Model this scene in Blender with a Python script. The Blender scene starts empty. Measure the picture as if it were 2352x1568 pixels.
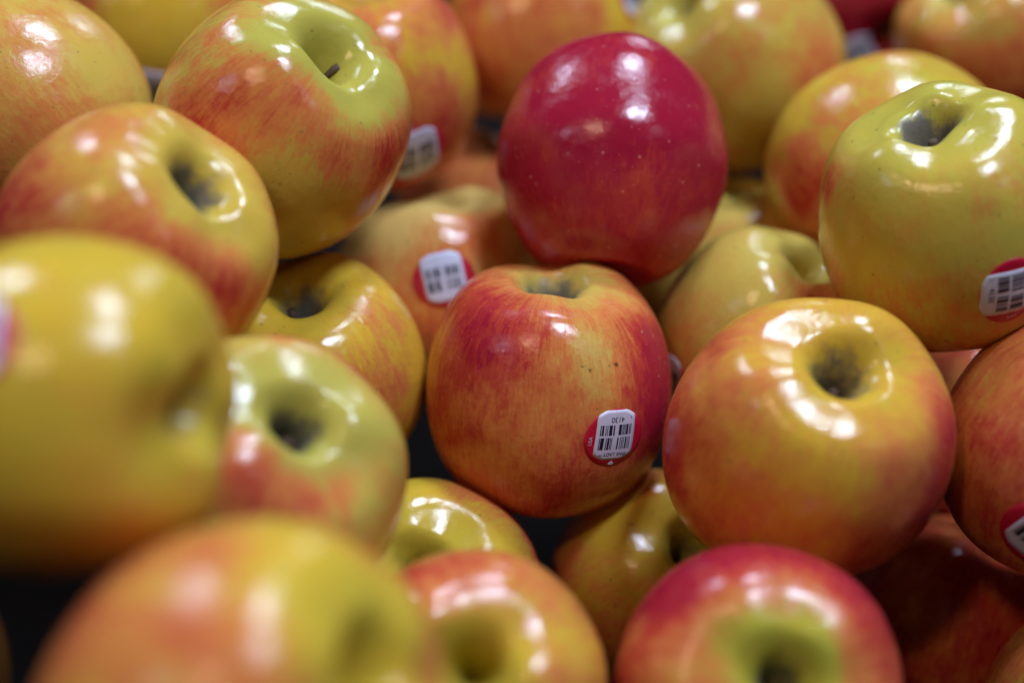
import bpy, math, random
import numpy as np
from mathutils import Vector, Matrix
from mathutils.bvhtree import BVHTree

scene = bpy.context.scene
COL = scene.collection

# ------------------------------------------------------------------ camera
PITCH = math.radians(35.0)
CAM = Vector((0.0, 0.0, 0.412))
cam_data = bpy.data.cameras.new('camera')
cam = bpy.data.objects.new('camera', cam_data)
COL.objects.link(cam)
cam.location = CAM
cam.rotation_euler = (math.pi / 2 - PITCH, 0, 0)
cam_data.lens = 50
cam_data.sensor_width = 36
cam_data.clip_start = 0.02
cam_data.clip_end = 60
cam_data.dof.use_dof = True
cam_data.dof.focus_distance = 0.405
cam_data.dof.aperture_fstop = 2.8
cam_data.dof.aperture_blades = 9
scene.camera = cam
scene.cycles.use_denoising = True
scene.cycles.sample_clamp_indirect = 1.5

# ------------------------------------------------------------------ light
scene.view_settings.view_transform = 'Standard'
scene.view_settings.look = 'None'
scene.view_settings.exposure = -0.12
scene.view_settings.gamma = 1.0
world = bpy.data.worlds.new('World')
scene.world = world
world.use_nodes = True
bg = world.node_tree.nodes['Background']
bg.inputs['Color'].default_value = (0.85, 0.88, 1.0, 1)
bg.inputs['Strength'].default_value = 0.008

PILE = Vector((0.0, 0.38, 0.17))
COOL = (0.63, 0.75, 1.0)
def ceiling_lamp(d, dist, sx, sy, watts, colour=COOL):
    ld = bpy.data.lights.new('ceiling_lamp', 'AREA')
    ld.shape = 'RECTANGLE'
    ld.size = sx; ld.size_y = sy
    ld.energy = watts
    ld.color = colour
    o = bpy.data.objects.new('ceiling_lamp', ld)
    COL.objects.link(o)
    v = Vector((d[0], d[2], d[1])).normalized()      # (right, up, forward)
    o.location = PILE + v * dist
    o.rotation_euler = v.to_track_quat('Z', 'Y').to_euler()
    return o
# direction (right, up, forward), distance, size, power
ceiling_lamp((0.25, 0.44, 0.88), 3.0, 0.40, 0.40, 8)
ceiling_lamp((-0.48, 0.66, 0.60), 2.6, 0.34, 0.34, 17)
ceiling_lamp((0.20, 0.86, 0.45), 2.3, 0.40, 0.28, 36)
ceiling_lamp((0.30, 0.93, -0.08), 2.2, 0.32, 0.42, 44)
ceiling_lamp((-0.35, 0.84, -0.44), 2.2, 0.15, 0.22, 7, (1.0, 0.66, 0.42))
ceiling_lamp((-0.66, 0.60, -0.30), 2.4, 0.22, 0.22, 2.5)
ceiling_lamp((0.60, 0.70, -0.36), 2.6, 0.22, 0.22, 1.8)

# ------------------------------------------------------------------ materials
def new_mat(name):
    m = bpy.data.materials.new(name)
    m.use_nodes = True
    nt = m.node_tree
    return m, nt, nt.nodes, nt.links, nt.nodes['Principled BSDF']

class NT:
    def __init__(s, nt): s.n = nt.nodes; s.l = nt.links
    def put(s, sock, v):
        if hasattr(v, 'is_output') or isinstance(v, bpy.types.NodeSocket): s.l.new(v, sock)
        else: sock.default_value = v
    def math(s, op, a, b=0.0, c=0.0, clamp=False):
        x = s.n.new('ShaderNodeMath'); x.operation = op; x.use_clamp = clamp
        s.put(x.inputs[0], a); s.put(x.inputs[1], b); s.put(x.inputs[2], c)
        return x.outputs[0]
    def smooth(s, v, lo, hi, a=0.0, b=1.0):
        x = s.n.new('ShaderNodeMapRange'); x.interpolation_type = 'SMOOTHSTEP'
        s.put(x.inputs['Value'], v); x.inputs['From Min'].default_value = lo; x.inputs['From Max'].default_value = hi
        x.inputs['To Min'].default_value = a; x.inputs['To Max'].default_value = b
        return x.outputs[0]
    def mix(s, f, a, b):
        x = s.n.new('ShaderNodeMix'); x.data_type = 'RGBA'
        s.put(x.inputs[0], f); s.put(x.inputs[6], a); s.put(x.inputs[7], b)
        return x.outputs[2]
    def noise(s, vec, scale, detail=3.0, rough=0.55):
        x = s.n.new('ShaderNodeTexNoise'); s.l.new(vec, x.inputs['Vector'])
        x.inputs['Scale'].default_value = scale; x.inputs['Detail'].default_value = detail
        x.inputs['Roughness'].default_value = rough
        return x.outputs['Fac']
    def attr(s, name):
        x = s.n.new('ShaderNodeAttribute'); x.attribute_name = name
        return x.outputs['Fac']

def skin_material():
    m, nt, n, l, bsdf = new_mat('apple_skin')
    k = NT(nt)
    tc = n.new('ShaderNodeTexCoord').outputs['Object']
    oi = n.new('ShaderNodeObjectInfo')
    add = n.new('ShaderNodeVectorMath'); add.operation = 'ADD'
    off = n.new('ShaderNodeCombineXYZ')
    l.new(k.math('MULTIPLY', oi.outputs['Random'], 3.7), off.inputs[0])
    l.new(k.math('MULTIPLY', oi.outputs['Random'], 7.9), off.inputs[1])
    l.new(tc, add.inputs[0]); l.new(off.outputs[0], add.inputs[1])
    pos = add.outputs[0]
    sep = n.new('ShaderNodeSeparateXYZ'); l.new(tc, sep.inputs[0])
    rad = k.math('SQRT', k.math('ADD', k.math('MULTIPLY', sep.outputs[0], sep.outputs[0]), k.math('ADD', k.math('MULTIPLY', sep.outputs[1], sep.outputs[1]), 1e-8)))
    def streak(K, zs):
        c = n.new('ShaderNodeCombineXYZ')
        l.new(k.math('MULTIPLY', k.math('DIVIDE', sep.outputs[0], rad), K), c.inputs[0])
        l.new(k.math('MULTIPLY', k.math('DIVIDE', sep.outputs[1], rad), K), c.inputs[1])
        l.new(k.math('ADD', k.math('MULTIPLY', sep.outputs[2], zs), k.math('MULTIPLY', oi.outputs['Random'], 31.0)), c.inputs[2])
        return k.noise(c.outputs[0], 1.0, 3.0, 0.6)
    s1 = streak(12.0, 120.0); s2 = streak(40.0, 240.0)
    mott = k.noise(pos, 95.0, 6.0, 0.66)
    fine = k.noise(pos, 800.0, 4.0, 0.75)
    t = k.attr('blush'); g = k.attr('green'); rus = k.attr('russet'); pale = k.attr('pale'); spot = k.attr('spot')
    amp = k.math('MULTIPLY', k.smooth(t, -0.05, 0.35, 0.30, 1.0), k.attr('variation'))
    d = k.math('ADD', k.math('MULTIPLY', k.math('SUBTRACT', s1, 0.5), 0.50), k.math('MULTIPLY', k.math('SUBTRACT', s2, 0.5), 0.48))
    d = k.math('ADD', d, k.math('MULTIPLY', k.math('SUBTRACT', mott, 0.5), 0.80))
    d = k.math('ADD', d, k.math('MULTIPLY', k.math('SUBTRACT', fine, 0.5), 0.34))
    d = k.math('ADD', d, k.math('MULTIPLY', k.math('SUBTRACT', k.noise(pos, 42.0, 2.0, 0.5), 0.5), 0.75))
    te = k.math('ADD', t, k.math('MULTIPLY', d, amp))
    ge = k.math('ADD', g, k.math('MULTIPLY', k.math('SUBTRACT', k.noise(pos, 60.0, 4.0, 0.6), 0.5), 1.1), clamp=True)
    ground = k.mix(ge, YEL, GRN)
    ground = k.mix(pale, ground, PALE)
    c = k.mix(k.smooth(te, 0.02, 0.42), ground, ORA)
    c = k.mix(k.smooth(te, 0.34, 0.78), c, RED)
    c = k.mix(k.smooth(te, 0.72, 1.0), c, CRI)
    # lenticels
    def dots(scale, r):
        v = n.new('ShaderNodeTexVoronoi'); l.new(pos, v.inputs['Vector']); v.inputs['Scale'].default_value = scale
        sz = k.math('MULTIPLY', v.outputs['Color'], r)
        return k.smooth(k.math('SUBTRACT', v.outputs['Distance'], sz), 0.0, 0.05, 1.0, 0.0)
    dt = k.math('MAXIMUM', dots(230.0, 0.12), k.math('MULTIPLY', dots(420.0, 0.13), 0.6))
    dcol = k.mix(k.smooth(t, 0.3, 0.7), (0.20, 0.15, 0.04, 1), (0.70, 0.26, 0.19, 1))
    c = k.mix(k.math('MULTIPLY', dt, 0.5), c, dcol)
    # russet in the stem basin
    rn = k.math('ADD', rus, k.math('MULTIPLY', k.math('SUBTRACT', k.math('ADD', k.math('MULTIPLY', s1, 0.25), k.math('MULTIPLY', k.noise(pos, 200.0, 5.0, 0.7), 0.75)), 0.5), 1.1))
    rm = k.math('MULTIPLY', k.smooth(rn, 0.35, 0.85), k.smooth(rus, 0.0, 0.2))
    c = k.mix(rm, c, k.mix(fine, (0.085, 0.070, 0.038, 1), (0.20, 0.17, 0.115, 1)))
    c = k.mix(spot, c, (0.045, 0.025, 0.008, 1))
    l.new(c, bsdf.inputs['Base Color'])
    rr = k.math('ADD', k.smooth(k.noise(pos, 75.0, 5.0, 0.7), 0.42, 0.66, 0.065, 0.20), k.math('MULTIPLY', rm, 0.4))
    rr = k.math('MULTIPLY', rr, k.attr('wax'))
    l.new(rr, bsdf.inputs['Roughness'])
    bsdf.inputs['IOR'].default_value = 1.48
    bsdf.inputs['Subsurface Weight'].default_value = 0.12
    bsdf.inputs['Subsurface Radius'].default_value = (1.0, 0.45, 0.2)
    bsdf.inputs['Subsurface Scale'].default_value = 0.004
    b1 = n.new('ShaderNodeBump'); b1.inputs['Strength'].default_value = 0.5; b1.inputs['Distance'].default_value = 0.0006
    l.new(k.noise(pos, 130.0, 2.0, 0.5), b1.inputs['Height'])
    b2 = n.new('ShaderNodeBump'); b2.inputs['Strength'].default_value = 0.6; b2.inputs['Distance'].default_value = 0.00021
    l.new(k.noise(pos, 430.0, 5.0, 0.7), b2.inputs['Height']); l.new(b1.outputs[0], b2.inputs['Normal'])
    l.new(b2.outputs[0], bsdf.inputs['Normal'])
    return m

YEL = (0.70, 0.435, 0.036, 1)
GRN = (0.44, 0.42, 0.050, 1)
PALE = (0.72, 0.45, 0.15, 1)
ORA = (0.66, 0.210, 0.055, 1)
RED = (0.50, 0.050, 0.033, 1)
CRI = (0.37, 0.012, 0.036, 1)
SKIN = skin_material()

def plain(name, c, rough, bumps=None, spec=0.5):
    m, nt, n, l, b = new_mat(name)
    k = NT(nt)
    tc = n.new('ShaderNodeTexCoord').outputs['Object']
    f = k.noise(tc, bumps or 400.0, 4.0, 0.6)
    l.new(k.mix(f, tuple(x * 0.85 for x in c) + (1,), tuple(min(1, x * 1.12) for x in c) + (1,)), b.inputs['Base Color'])
    b.inputs['Roughness'].default_value = rough
    b.inputs['Specular IOR Level'].default_value = spec
    return m
STEM = plain('stem_wood', (0.085, 0.045, 0.02), 0.75, 1500.0)
STICK_RED = plain('sticker_red', (0.52, 0.008, 0.035), 0.35)
STICK_WHITE = plain('sticker_white', (0.62, 0.64, 0.76), 0.38)
INK = plain('sticker_ink', (0.012, 0.014, 0.035), 0.5)
TRAY = plain('tray_black', (0.0060, 0.0045, 0.0035), 0.85, 60.0, 0.06)

# ------------------------------------------------------------------ geometry helpers
FPX = 50.0 / 36.0 * 2352.0
CR = Matrix.Rotation(math.pi / 2 - PITCH, 3, 'X')          # camera axes -> world axes
def cam_to_world(p):                                        # p = (right, up, forward)
    return CAM + CR @ Vector((p[0], p[1], -p[2]))
def sight(u, v):                                            # direction of sight towards a point of the photograph
    return (CR @ Vector(((u - 1176) / FPX, -(v - 784) / FPX, -1.0))).normalized()

def mesh_obj(name, verts, faces, mat, parent=None, smooth=True):
    me = bpy.data.meshes.new(name)
    me.from_pydata([tuple(p) for p in verts], [], faces)
    me.materials.append(mat)
    if smooth:
        me.polygons.foreach_set('use_smooth', [True] * len(me.polygons))
    me.update()
    o = bpy.data.objects.new(name, me)
    COL.objects.link(o)
    if parent is not None: o.parent = parent
    return o

def spline(pts, n):
    """Catmull-Rom through pts (chord-length), n samples."""
    P = np.array(pts, float)
    P = np.vstack([[-P[1, 0], P[1, 1]], P, [-P[-2, 0], P[-2, 1]]])
    out = []
    for i in range(1, len(P) - 2):
        p0, p1, p2, p3 = P[i - 1], P[i], P[i + 1], P[i + 2]
        for s in np.linspace(0, 1, 24, endpoint=False):
            out.append(0.5 * ((2 * p1) + (-p0 + p2) * s + (2 * p0 - 5 * p1 + 4 * p2 - p3) * s * s + (-p0 + 3 * p1 - 3 * p2 + p3) * s ** 3))
    out.append(P[-2])
    out = np.array(out)
    L = np.concatenate([[0], np.cumsum(np.linalg.norm(np.diff(out, axis=0), axis=1))])
    t = np.linspace(0, L[-1], n)
    return np.stack([np.interp(t, L, out[:, 0]), np.interp(t, L, out[:, 1])], 1)

def profile(cav_w=1.0, cav_d=1.0, cal=1.0, taper=0.0, n=110):
    top = 0.885
    c = [(0, -0.47), (0.05, -0.45), (0.10, -0.36), (0.17, -0.20), (0.25, -0.085), (0.36, -0.012), (0.47, 0.0)]
    pts = [(x * cav_w, top + y * cav_d) for x, y in c]
    pts += [(0.62, 0.835), (0.78, 0.695), (0.90, 0.475), (0.975, 0.21), (1.0, -0.05)]
    low = [(0.975, -0.30), (0.895, -0.54), (0.765, -0.735), (0.61, -0.855), (0.46, -0.91), (0.33, -0.905)]
    pts += [(x * (1 - taper * max(0, -y)), y) for x, y in low]
    pts += [(0.20 * (1 - taper), -0.915 + 0.06 * cal), (0.10, -0.915 + 0.20 * cal), (0, -0.915 + 0.24 * cal)]
    return spline(pts, n)

def make_apple(i, label, loc, r, axis, roll=0.0, group=None, prof={}, zs=0.98, lobes=0.018, lump=0.03,
               base=0.2, green=0.3, pale=0.0, spots=(), russet=0.5, rus_w=0.24, cav_green=0.4, cav_t=-0.2, stem=None, marks=(), res=(176, 120), var=1.0, slit=None, wax=None):
    """One apple: a mesh with its skin colour fields, plus a stem when the photograph shows the stem end."""
    rng = random.Random(i * 77 + 5)
    na, nr = res
    pr = profile(n=nr, **dict(dict(cav_d=1.1, cav_w=0.82), **prof))
    ph = np.linspace(0, 2 * np.pi, na, endpoint=False)
    rho = pr[1:-1, 0][:, None] * np.ones(na)[None]
    z = pr[1:-1, 1][:, None] * np.ones(na)[None] * zs
    PH = ph[None, :] * np.ones(nr - 2)[:, None]
    # five soft lobes, strongest at both ends; low lumps; uneven rim
    p0 = rng.uniform(0, 6.28)
    endw = np.clip(np.abs(z) / 0.9, 0, 1) ** 2
    k = 1 + lobes * np.cos(5 * (PH - p0)) * (0.35 + 1.2 * endw) 
    for m_ in (1, 2, 3):
        a = lump * rng.uniform(0.4, 1.0) / m_; q = rng.uniform(0, 6.28); q2 = rng.uniform(0, 3)
        k += a * np.cos(m_ * (PH - q)) * np.cos(1.4 * z + q2)
    rho2 = rho * k
    rim = np.exp(-((rho - 0.45) / 0.28) ** 2) * (z > 0)
    z2 = z + rim * (0.035 * np.cos(2 * (PH - rng.uniform(0, 6.28))) + 0.028 * np.cos(3 * (PH - rng.uniform(0, 6.28))) + 0.9 * lobes * np.cos(5 * (PH - p0)))
    if slit:
        z2 -= slit[0] * np.cos(2 * (PH - slit[1])) * np.exp(-((rho - 0.17) / 0.11) ** 2) * (z > 0)
    tilt = rng.uniform(0, 6.28)
    z2 += 0.035 * rho * np.cos(PH - tilt)
    X = rho2 * np.cos(PH); Y = rho2 * np.sin(PH)
    V = np.concatenate([[[0, 0, z2[0].mean() - 0.01]], np.stack([X, Y, z2], -1).reshape(-1, 3), [[0, 0, z2[-1].mean()]]]) * r
    F = []
    for b in range(na):
        F.append((0, 1 + b, 1 + (b + 1) % na))
    for a in range(nr - 3):
        o0 = 1 + a * na
        for b in range(na):
            b2 = (b + 1) % na
            F.append((o0 + b, o0 + na + b, o0 + na + b2, o0 + b2))
    last = 1 + (nr - 3) * na; e = len(V) - 1
    for b in range(na):
        F.append((last + b, e, last + (b + 1) % na))
    ob = mesh_obj('apple', V, F, SKIN)
    # orientation: local z -> stem axis
    ax = (CR @ Vector((axis[0], axis[1], axis[2]))).normalized()
    side = ax.cross(CR @ Vector((0, 0, 1)) if abs(axis[2]) < 0.9 else CR @ Vector((0, 1, 0))).normalized()
    M = Matrix((side, ax.cross(side), ax)).transposed() @ Matrix.Rotation(roll, 3, 'Z')
    ob.matrix_world = Matrix.Translation(loc) @ M.to_4x4()
    Mi = np.array(M.transposed())
    bpy.context.view_layer.update()
    # skin colour fields
    D = V / np.linalg.norm(V, axis=1, keepdims=True)
    t = np.full(len(V), float(base)); g = np.full(len(V), float(green)); pl = np.full(len(V), float(pale)); sp = np.zeros(len(V))
    def local_dir(u, v):
        s = sight(u, v); oc = CAM - loc
        b = oc.dot(s); disc = b * b - (oc.length_squared - r * r)
        d = -b - math.sqrt(max(0.0, disc))
        p = (CAM + s * d - loc).normalized()
        return Mi @ np.array(p)
    Rpx = r / ((loc - CAM).dot(CR @ Vector((0, 0, -1)))) * FPX
    for s in spots:
        u, v, rad, dt = s[:4]
        w = np.exp(-(np.linalg.norm(D - local_dir(u, v), axis=1) / (rad / Rpx)) ** 2)
        t += w * dt
        if len(s) > 4: g += w * s[4]
        if len(s) > 5: pl += w * s[5]
    rh = np.concatenate([[0], rho.reshape(-1), [0]]) 
    zz = np.concatenate([[1], z.reshape(-1), [-1]])
    nearcav = np.exp(-(rh / 0.50) ** 2) * (zz > 0)
    t += cav_t * nearcav * 1.4; g += cav_green * nearcav
    PHf = np.concatenate([[0], PH.reshape(-1), [0]])
    star = 1 + 0.05 * np.cos(7 * PHf + p0) + 0.06 * np.cos(3 * PHf + 2 * p0)
    rus = russet * 1.4 * np.exp(-(rh / (rus_w * star)) ** 2.6) * (zz > 0)
    rus += 0.8 * min(1.0, prof.get('cal', 1.0)) * np.exp(-(rh / 0.14) ** 2) * (zz < 0)
    for (u, v, rad) in marks:
        w = np.exp(-(np.linalg.norm(D - local_dir(u, v), axis=1) / (rad / Rpx)) ** 4)
        sp = np.maximum(sp, w)
    for nm, arr in (('blush', t), ('green', g), ('russet', rus), ('pale', np.clip(pl, 0, 1)), ('spot', sp), ('variation', np.full(len(V), var)), ('wax', np.full(len(V), wax or rng.uniform(1.0, 1.7)))):
        at = ob.data.attributes.new(nm, 'FLOAT', 'POINT')
        at.data.foreach_set('value', arr.astype(np.float32))
    ob['label'] = label; ob['category'] = 'apple'
    ob['group'] = group or 'apples heaped in the tray'
    if stem:
        h, lean, az, rad = stem
        vs, fs = [], []
        zb = float(V[0][2])
        for a in range(9):
            f = a / 8
            c = Vector((math.cos(az) * lean * f ** 1.6, math.sin(az) * lean * f ** 1.6, -0.0015 + f * h))
            rr = rad * (1.15 - 0.35 * f + (0.45 if a >= 7 else 0) + 0.05 * math.sin(a * 3 + i))
            for b in range(10):
                q = b / 10 * 2 * math.pi
                vs.append((c.x + rr * math.cos(q), c.y + rr * math.sin(q), zb + c.z))
        for a in range(8):
            for b in range(10):
                fs.append((a * 10 + b, a * 10 + (b + 1) % 10, a * 10 + 10 + (b + 1) % 10, a * 10 + 10 + b))
        fs.append(tuple(range(80, 90)))
        mesh_obj('stem', vs, fs, STEM, ob)
    return ob

# ------------------------------------------------------------------ stickers
def text_mesh(s, size):
    cu = bpy.data.curves.new('lettering', 'FONT')
    cu.body = s; cu.size = size; cu.align_x = 'CENTER'; cu.align_y = 'CENTER'; cu.resolution_u = 3
    o = bpy.data.objects.new('lettering', cu); COL.objects.link(o)
    bpy.context.view_layer.update()
    me = bpy.data.meshes.new_from_object(o.evaluated_get(bpy.context.evaluated_depsgraph_get()))
    vs = [(v.co.x, v.co.y) for v in me.vertices]; fs = [tuple(p.vertices) for p in me.polygons]
    bpy.data.objects.remove(o); bpy.data.curves.remove(cu); bpy.data.meshes.remove(me)
    return vs, fs

BARS = [(-5.9, .35), (-5.1, .7), (-4.0, .25), (-3.4, .25), (-2.2, 1.15), (-0.9, .5), (1.5, 1.1), (2.5, .25), (3.0, .3), (3.6, .25), (4.3, .8), (5.3, .3), (5.8, .3)]
BARS2 = [(-5.9, .3), (-4.9, 1.25), (-3.4, .3), (-2.6, .75), (-1.8, .25), (-1.3, .25), (1.0, .5), (2.0, .25), (2.7, .3), (3.3, .25), (4.2, .6), (5.0, .25), (5.7, .3)]
def sticker(ob, r, u, v, angle, scale=1.0, detail=True, flip=True):
    """A produce sticker pressed on the skin: red oval with a white bar-code panel, print and bars."""
    me = ob.data
    bvh = BVHTree.FromPolygons([w.co for w in me.vertices], [p.vertices for p in me.polygons])
    inv = ob.matrix_world.inverted()
    loc = ob.matrix_world.translation
    s = sight(u, v); o0 = inv @ CAM; dl = (inv.to_3x3() @ s).normalized()
    hit = bvh.ray_cast(o0, dl)[0]
    if hit is None:
        q = CAM + s * (loc - CAM).dot(s)
        hit = bvh.find_nearest(inv @ q)[0]
    c = hit.normalized()
    up = inv.to_3x3() @ (CR @ Vector((0, 1, 0)))
    ey = (up - c * up.dot(c)).normalized(); ex = ey.cross(c)
    ca, sa = math.cos(angle), math.sin(angle)
    ex, ey = ex * ca + ey * sa, ey * ca - ex * sa
    def put(x, y, h):
        x *= 0.001 * scale; y *= 0.001 * scale
        d = math.hypot(x, y)
        if d < 1e-9: dr = c.copy()
        else:
            a = d / hit.length
            dr = c * math.cos(a) + (ex * (x / d) + ey * (y / d)) * math.sin(a)
        p = bvh.ray_cast(dr * r * 3, -dr)
        return p[0] + p[1] * h
    def disc(name, outline, h, mat, parent):
        n = len(outline); rings = 8
        vs = [put(0, 0, h)]; fs = []
        for a in range(1, rings + 1):
            for (x, y) in outline: vs.append(put(x * a / rings, y * a / rings, h))
        for (x, y) in outline: vs.append(put(x * 1.004, y * 1.004, -0.00002))
        for b in range(n): fs.append((0, 1 + b, 1 + (b + 1) % n))
        for a in range(rings):
            for b in range(n):
                o1 = 1 + a * n; b2 = (b + 1) % n
                fs.append((o1 + b, o1 + n + b, o1 + n + b2, o1 + b2))
        return mesh_obj(name, vs, fs, mat, parent)
    oval = []
    for a in range(72):
        q = a / 72 * 2 * math.pi
        oval.append((11.3 * math.cos(q), 9.9 * math.sin(q) - 0.35))
    pan = []
    for a in range(96):
        q = a / 96 * 2 * math.pi
        cx_, sx_ = math.cos(q), math.sin(q)
        k = (abs(cx_ / 7.4) ** 7 + abs(sx_ / 8.6) ** 7) ** (-1 / 7)
        k2 = 1 / math.sqrt((cx_ / 10.4) ** 2 + (sx_ / 8.9) ** 2)
        kk = min(k, k2 * 1.03)
        pan.append((kk * cx_, kk * sx_ + 0.55))
    st = disc('sticker', oval, 0.00012, STICK_RED, ob)
    pn = disc('label_panel', pan, 0.00022, STICK_WHITE, st)
    vs, fs = [], []
    for rows, y0, y1 in ((BARS, 0.7, 4.2), (BARS2, -4.2, -0.1)):
        for x, w in rows:
            o1 = len(vs)
            for a in range(6):
                y = y0 + (y1 - y0) * a / 5
                vs += [put(x - w / 2, y, 0.00029), put(x + w / 2, y, 0.00029)]
            for a in range(5):
                fs.append((o1 + 2 * a, o1 + 2 * a + 1, o1 + 2 * a + 3, o1 + 2 * a + 2))
    mesh_obj('barcode', vs, fs, INK, st)
    if detail:
        for s_, size, x, y, rot, mat, nm in (('4130', 2.6, 0.3, 6.0, math.pi, INK, 'number_print'), ('L', 1.4, 5.6, 6.2, math.pi, INK, 'number_print'),
                                             ('PINK LADY\u2122', 1.75, -0.2, -5.9, math.pi, INK, 'name_print'), ('USA', 1.7, -9.1, -1.2, math.pi / 2, STICK_WHITE, 'origin_print')):
            tv, tf = text_mesh(s_, size)
            cr, sr = math.cos(rot), math.sin(rot)
            mesh_obj(nm, [put(x + a * cr - b * sr, y + a * sr + b * cr, 0.00030) for a, b in tv], tf, mat, st)
        heart = []
        for a in range(30):
            q = a / 30 * 2 * math.pi
            heart.append((0.062 * 16 * math.sin(q) ** 3, -0.055 * (13 * math.cos(q) - 5 * math.cos(2 * q) - 2 * math.cos(3 * q) - math.cos(4 * q)) - 9.05))
        hv = [put(0, -9.1, 0.0003)] + [put(x, y, 0.0003) for x, y in heart]
        mesh_obj('heart_print', hv, [(0, 1 + b, 1 + (b + 1) % 30) for b in range(30)], STICK_WHITE, st)
    return st

# ------------------------------------------------------------------ the tray
def tray():
    vs, fs = [], []
    n = 60; sx, sy = 1.6, 1.6
    rng = random.Random(3)
    for a in range(n + 1):
        for b in range(n + 1):
            x = -sx / 2 + sx * a / n; y = -0.25 + sy * b / n
            vs.append((x, y, 0.0012 * math.sin(x * 61 + 1.3 * math.sin(y * 37)) + 0.0012 * math.sin(y * 53 + x * 11)))
    for a in range(n):
        for b in range(n):
            fs.append((a * (n + 1) + b, (a + 1) * (n + 1) + b, (a + 1) * (n + 1) + b + 1, a * (n + 1) + b + 1))
    o = mesh_obj('tray_floor', vs, fs, TRAY)
    o['kind'] = 'structure'
    return o
tray()

# ------------------------------------------------------------------ the apples
def place(u, v, R, z):
    return cam_to_world(((u - 1176) / FPX * z, -(v - 784) / FPX * z, z)), R * z / FPX
SOL={1:(1255,885,280.0,0.4375),2:(1404,380,266,0.4571),3:(652,290,286.9,0.4288),4:(2165,500,292.1,0.4150),5:(1850,1010,319.8,0.3937),6:(312,582,318.0,0.3780),7:(152,932,388.7,0.2977),8:(587,1113,338.0,0.3581),9:(573,1662,450,0.2686),10:(1085,1562,306,0.345),11:(1738,1580,330.4,0.3573),12:(712,857,264.4,0.4423),13:(1013,672,249.7,0.4971),14:(850,195,246.0,0.4980),15:(1238,72,225.0,0.5444),16:(1684,145,243,0.528),17:(2035,388,275,0.488),18:(2285,92,215,0.557),19:(2000,12,212,0.612),20:(50,253,278,0.4408),21:(372,45,226,0.5326),22:(985,1372,268,0.426),23:(1512,1322,243,0.452),24:(1762,775,246.8,0.4612),25:(1682,628,236.9,0.5284),26:(2470,1045,302,0.403),27:(2200,1440,260,0.4712),28:(2560,1680,300.3,0.4043),29:(-240,1560,255.0,0.4804),30:(1120,510,215.0,0.5698),31:(2240,970,239,0.50)}
A = {}
def apple(k, label, axis, **kw):
    loc, r = place(*SOL[k])
    st = kw.pop('stickers', ())
    A[k] = make_apple(k, label, loc, r, axis, **kw)
    for s in st: sticker(A[k], r, *s)
RAD = math.radians

apple(1, 'red and pale yellow middle apple, sticker number 4130 upside down at its lower right', (0.03, 0.93, 0.37), base=0.53, lobes=0.010, green=0.35, pale=0.35, russet=0.75, rus_w=0.26,
      res=(400, 260), zs=1.02, stem=(0.010, 0.002, 1.0, 0.0012), cav_green=0.6, cav_t=-0.4,
      spots=((1090, 720, 120, .32), (1200, 690, 70, .2), (1510, 830, 95, .6), (1490, 980, 80, .5), (1375, 850, 95, -.30, .25, .2), (1400, 960, 70, -.2), (1060, 850, 70, .1), (1040, 740, 60, -.1),
             (1130, 880, 70, .15), (1420, 700, 70, -.15), (1230, 1040, 120, -.1), (1430, 720, 60, .15), (1120, 800, 70, .2), (1020, 800, 50, -.22, .2), (1250, 1130, 120, .08)),
      marks=((1355, 851, 3.2), (1414, 837, 5), (1338, 843, 2.2)), stickers=((1413, 1003, RAD(3), 0.88),))
apple(2, 'deep crimson apple with no yellow on it, taller than wide', (0.08, 0.95, -0.30), base=1.0, pale=0.3, var=0.62, wax=1.7, green=0.2, prof=dict(cal=0.15, taper=0.15), zs=1.10, lobes=0.008, lump=0.02,
      spots=((1500, 440, 110, -.15), (1300, 570, 90, -.18), (1490, 610, 90, -.16), (1460, 400, 60, -.06)), cav_t=0)
apple(3, 'large green and red streaked apple with a brown stem in a bright green hollow', (0.54, 0.57, 0.62), base=0.28, lobes=0.012, green=0.6, prof=dict(cav_w=0.92), pale=0.2, russet=0.12, stem=(0.0138, 0.007, 1.25, 0.0011), cav_green=0.9, cav_t=-0.4,
      spots=((540, 190, 110, .22), (450, 320, 110, .2), (690, 300, 80, .1), (770, 350, 70, .35), (885, 370, 70, .5), (690, 205, 60, .2), (870, 110, 70, .15), (680, 530, 160, -.3), (820, 470, 80, -.15), (620, 90, 90, -.2, .3), (840, 260, 50, -.2), (650, 400, 60, -.2), (590, 270, 40, -.12)))
apple(4, 'pale green apple with a slit grey hollow and barcode sticker at the frame edge', (-0.30, 0.78, 0.55), base=0.08, green=0.62, pale=0.15, slit=(0.08, 0.5), russet=0.95, rus_w=0.24, stem=(0.014, 0.001, 0.5, 0.0011),
      cav_green=0.3, spots=((1895, 430, 60, .4), (1905, 620, 70, .22), (2060, 660, 110, .12), (2200, 780, 140, .18), (2320, 480, 120, .1), (2150, 400, 60, .05)), marks=((2172, 236, 7),),
      stickers=((2322, 672, RAD(108), 0.92),), res=(260, 180))
apple(5, 'yellow orange apple with red flanks and a ring of glints round its hollow', (0.14, 0.62, 0.77), base=0.21, lobes=0.012, var=0.8, green=-0.05, russet=0.6, rus_w=0.27, cav_t=-0.12, cav_green=0.25, stem=(0.010, 0.001, 0.5, 0.0012),
      spots=((1540, 1050, 120, .6), (1640, 800, 70, .35), (1560, 920, 60, .2), (2140, 1150, 110, .6), (2165, 980, 80, .6), (1640, 1240, 110, .25), (2010, 1270, 110, .35), (1700, 900, 80, .2), (1600, 980, 60, .1), (2080, 1060, 80, .15), (1900, 1120, 120, -.08), (1960, 950, 80, .05)))
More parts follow.
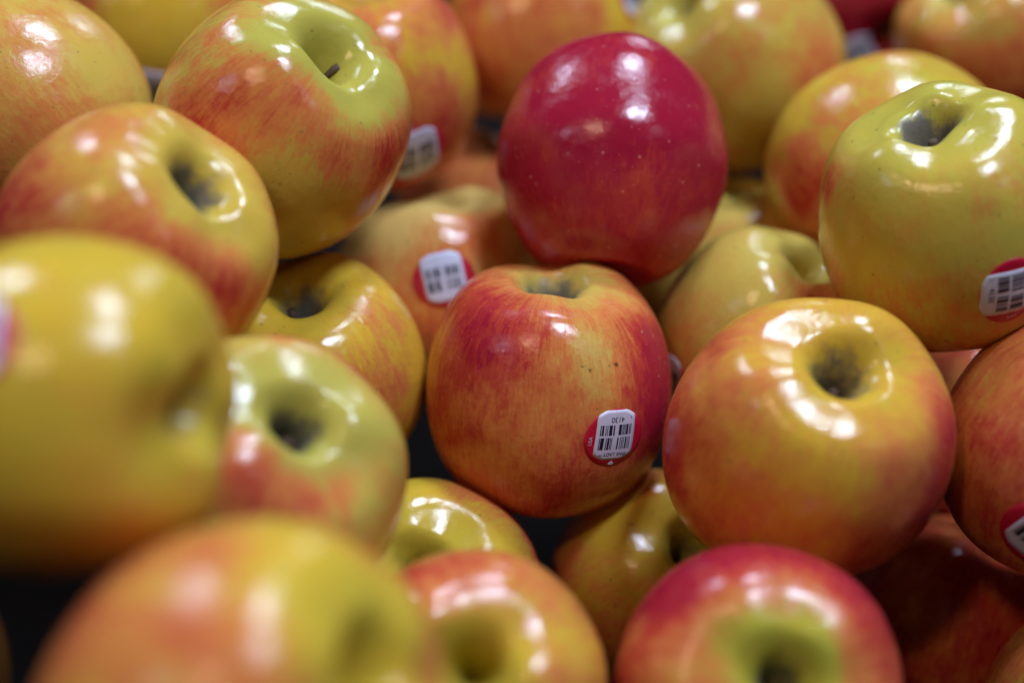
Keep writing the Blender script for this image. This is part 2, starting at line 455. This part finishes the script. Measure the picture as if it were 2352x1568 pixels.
apple(6, 'orange and pink apple with a grey hollow, just behind the big blurred yellow one', (0.66, 0.56, 0.5), base=0.32, green=0.05, pale=0.2, russet=0.7, rus_w=0.25, cav_t=-0.35, stem=(0.010, 0.001, 0.5, 0.0012),
      spots=((10, 500, 100, .5), (320, 560, 110, .2), (520, 690, 80, .35), (430, 590, 60, .15), (610, 600, 50, -.3), (230, 410, 70, -.08), (470, 350, 50, .1), (590, 520, 60, -.2)))
apple(7, 'big clear yellow apple, heavily blurred, at the left frame edge', (0.955, 0.0, 0.29), base=0.07, green=0.18, prof=dict(cav_d=0.95, cav_w=0.78), russet=0.45, rus_w=0.27, cav_t=-0.1, cav_green=0.35,
      spots=((490, 1060, 90, .22), (530, 930, 60, .18), (330, 1000, 130, .06), (120, 1150, 180, .06)), stickers=((-88, 785, RAD(10), 1.0, False),))
apple(8, 'lime green and pink apple with a dark hollow, under the big blurred yellow one', (0.46, 0.56, 0.69), base=0.14, prof=dict(cav_w=0.78), green=0.75, pale=0.25, russet=0.7, rus_w=0.2, cav_t=-0.15, cav_green=0.4, stem=(0.010, 0.001, 0.5, 0.0013),
      spots=((580, 1120, 80, .38), (540, 1020, 60, .3), (720, 1150, 70, .36), (800, 1120, 60, .25), (660, 1200, 60, .15), (870, 900, 60, .4), (800, 820, 60, .3), (650, 770, 80, .25), (880, 1050, 50, .1)))
apple(9, 'most blurred and largest apple, orange left and yellow right, in the bottom left corner', (0.81, 0.40, 0.43), base=0.36, green=0.08, russet=0.3, rus_w=0.3, cav_t=-0.3, cav_green=0.35,
      spots=((180, 1430, 170, .18), (430, 1430, 160, -.02), (700, 1330, 150, -.35), (880, 1430, 130, -.3), (985, 1500, 60, .15), (560, 1210, 120, -.08)))
apple(10, 'orange yellow apple at bottom centre with a deep olive hollow, cut by the frame', (0.0, 0.33, 0.94), base=0.37, green=0.1, russet=0.05, cav_t=-0.35, cav_green=0.4, prof=dict(cav_d=1.25, cav_w=0.95),
      spots=((1070, 1300, 90, .3), (930, 1340, 70, .3), (1320, 1450, 90, -.1), (1200, 1400, 70, .05)))
apple(11, 'pink red apple at bottom right with a green star round its black hollow', (0.03, 0.30, 0.95), base=0.66, var=0.8, green=0.5, russet=0.6, rus_w=0.2, cav_t=-0.45, cav_green=0.35, prof=dict(cav_d=0.95),
      spots=((1690, 1290, 170, .38), (1520, 1370, 100, .35), (1960, 1400, 120, .3), (1720, 1440, 100, -.3), (1880, 1420, 100, -.35, .3), (1560, 1500, 90, -.1), (1900, 1560, 80, -.25)))
apple(12, 'bright yellow apple touching the middle one on its left, grey hollow just visible', (0.0, 0.80, 0.60), prof=dict(cav_w=0.95), base=0.04, green=-0.05, russet=0.7, rus_w=0.25, cav_t=-0.05, cav_green=0.35, stem=(0.011, 0.005, 2.6, 0.0011),
      spots=((870, 770, 110, .3), (935, 690, 60, .4), (900, 930, 90, .3), (800, 890, 70, .28), (720, 690, 70, .05), (960, 860, 40, -.15)))
apple(13, 'pinkish tan apple deep behind the middle one with a blurred barcode sticker facing out', (-0.05, 0.95, 0.28), base=0.22, lobes=0.006, lump=0.015, green=0.3, pale=0.75, russet=0.3, cav_green=0.9, cav_t=-0.35,
      spots=((1000, 445, 60, -.3, .6), (1100, 540, 90, .25), (950, 740, 90, .35), (900, 550, 60, -.12)), stickers=((1020, 640, RAD(13), 0.92, False),))
apple(14, 'orange and red apple behind the green streaked one, shaded grey sticker near its foot', (-0.05, 0.86, 0.5), base=0.36, green=0.0, russet=0.4, cav_t=-0.1, cav_green=0.5,
      spots=((1010, 30, 60, .35), (1000, 310, 90, .4), (1070, 160, 60, -.25), (940, 380, 80, .3), (950, 200, 60, -.05)), stickers=((960, 360, RAD(32), 1.1, False),))
apple(15, 'brownish orange apple cut by the top edge, behind the crimson one', (0.1, 0.98, 0.1), base=0.36, green=0.05, spots=((1425, 40, 60, -.3), (1180, 200, 100, .08), (1300, 50, 80, -.05)), stickers=((1450, -10, RAD(0), 1.0, False),))
apple(16, 'olive green apple at the top edge with a dark hollow, behind the crimson one', (-0.64, 0.56, 0.53), base=0.2, green=0.45, pale=0.25, russet=0.45, cav_green=0.6, cav_t=-0.3,
      spots=((1740, 260, 80, -.18), (1860, 150, 80, .14), (1700, 60, 80, .05), (1640, 190, 60, .05)))
apple(17, 'yellow apple with a rust red lower side, leaning right behind the pale green one', (-0.52, 0.74, -0.42), base=0.2, green=0.3, lobes=0.006, zs=0.9,
      spots=((1850, 470, 120, .38), (2130, 210, 100, -.16, .25), (1830, 330, 60, .1), (1960, 400, 80, .06)))
apple(18, 'dull orange apple in the top right corner with a green grey hollow', (-0.69, 0.56, 0.46), base=0.3, green=0.4, pale=0.3, russet=0.4, cav_green=0.6, cav_t=-0.2, spots=((2280, 70, 60, -.2, .2), (2330, 180, 100, .15), (2140, 100, 40, .1)))
apple(19, 'dark wine red apple far back at top right with a purple tinted sticker', (0.0, 0.6, -0.8), base=1.05, green=0.1, stickers=((1962, 142, RAD(5), 1.15, False),))
apple(20, 'tan and yellow apple in the top left corner with crinkled glints', (-0.7, 0.7, 0.05), base=0.22, green=0.25, var=0.8, pale=0.3, res=(240, 160), spots=((230, 140, 90, -.16, .2), (310, 230, 50, -.12, .2), (200, 300, 110, .12), (60, 140, 80, .03), (80, 330, 80, -.05)))
apple(21, 'mustard yellow apple at the top edge between two larger ones, sticker low on its front', (0.1, 0.97, 0.1), base=0.06, green=0.2, spots=((180, 30, 60, .45), (540, 20, 60, .25)), stickers=((352, 214, RAD(-8), 1.0, False),))
apple(22, 'yellow apple with a dark red shoulder, low in the gap under the middle apple', (-0.05, 0.42, 0.90), base=0.08, green=0.2, russet=0.4, cav_green=0.3, res=(240, 160),
      spots=((1140, 1150, 100, .75), (1245, 1280, 80, .55), (930, 1130, 50, -.1), (1060, 1130, 60, .2), (1190, 1270, 60, -.05)))
apple(23, 'olive and orange apple low in a gap, dark hollow partly behind the yellow orange one', (0.28, 0.42, 0.86), base=0.2, green=0.3, russet=0.5, cav_green=0.5, cav_t=-0.1, res=(240, 160),
      spots=((1400, 1220, 70, -.2), (1300, 1300, 60, .1), (1470, 1120, 60, .12), (1400, 1450, 90, .12)))
apple(24, 'pale lime apple behind the yellow orange one, a line of glints along its rim', (0.36, 0.76, 0.52), base=0.1, green=0.7, pale=0.35, russet=0.3, cav_green=0.4, stem=(0.008, 0.001, 1.0, 0.0011),
      spots=((1900, 690, 80, .4), (1540, 600, 60, .2), (1620, 560, 60, .1), (1560, 800, 60, .1)), stickers=((1538, 872, RAD(-20), 1.0, False),))
apple(25, 'pale apple mostly hidden right of the crimson one, two bright bars of light on it', (0.05, 0.94, 0.32), base=0.1, green=0.5, pale=0.4, spots=((1740, 510, 70, .18),))
apple(26, 'brown orange apple cut by the right edge with a sliver of sticker', (0.3, 0.9, 0.3), base=0.46, green=0.4, spots=((2260, 880, 80, -.12), (2350, 1010, 70, .12), (2250, 1150, 120, .1), (2320, 780, 60, .08)), stickers=((2392, 1238, RAD(-50), 1.0, False),))
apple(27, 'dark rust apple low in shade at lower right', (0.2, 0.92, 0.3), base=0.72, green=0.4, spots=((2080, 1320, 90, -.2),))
apple(28, 'orange apple barely entering the bottom right corner', (0.2, 0.92, 0.3), base=0.4, green=0.3)
apple(29, 'orange apple barely entering the bottom left corner', (0.2, 0.92, 0.3), base=0.42, green=0.1)
apple(30, 'dusky pink apple deep in the gap left of the crimson one', (0.2, 0.92, 0.3), base=0.45, green=0.3, pale=0.4)
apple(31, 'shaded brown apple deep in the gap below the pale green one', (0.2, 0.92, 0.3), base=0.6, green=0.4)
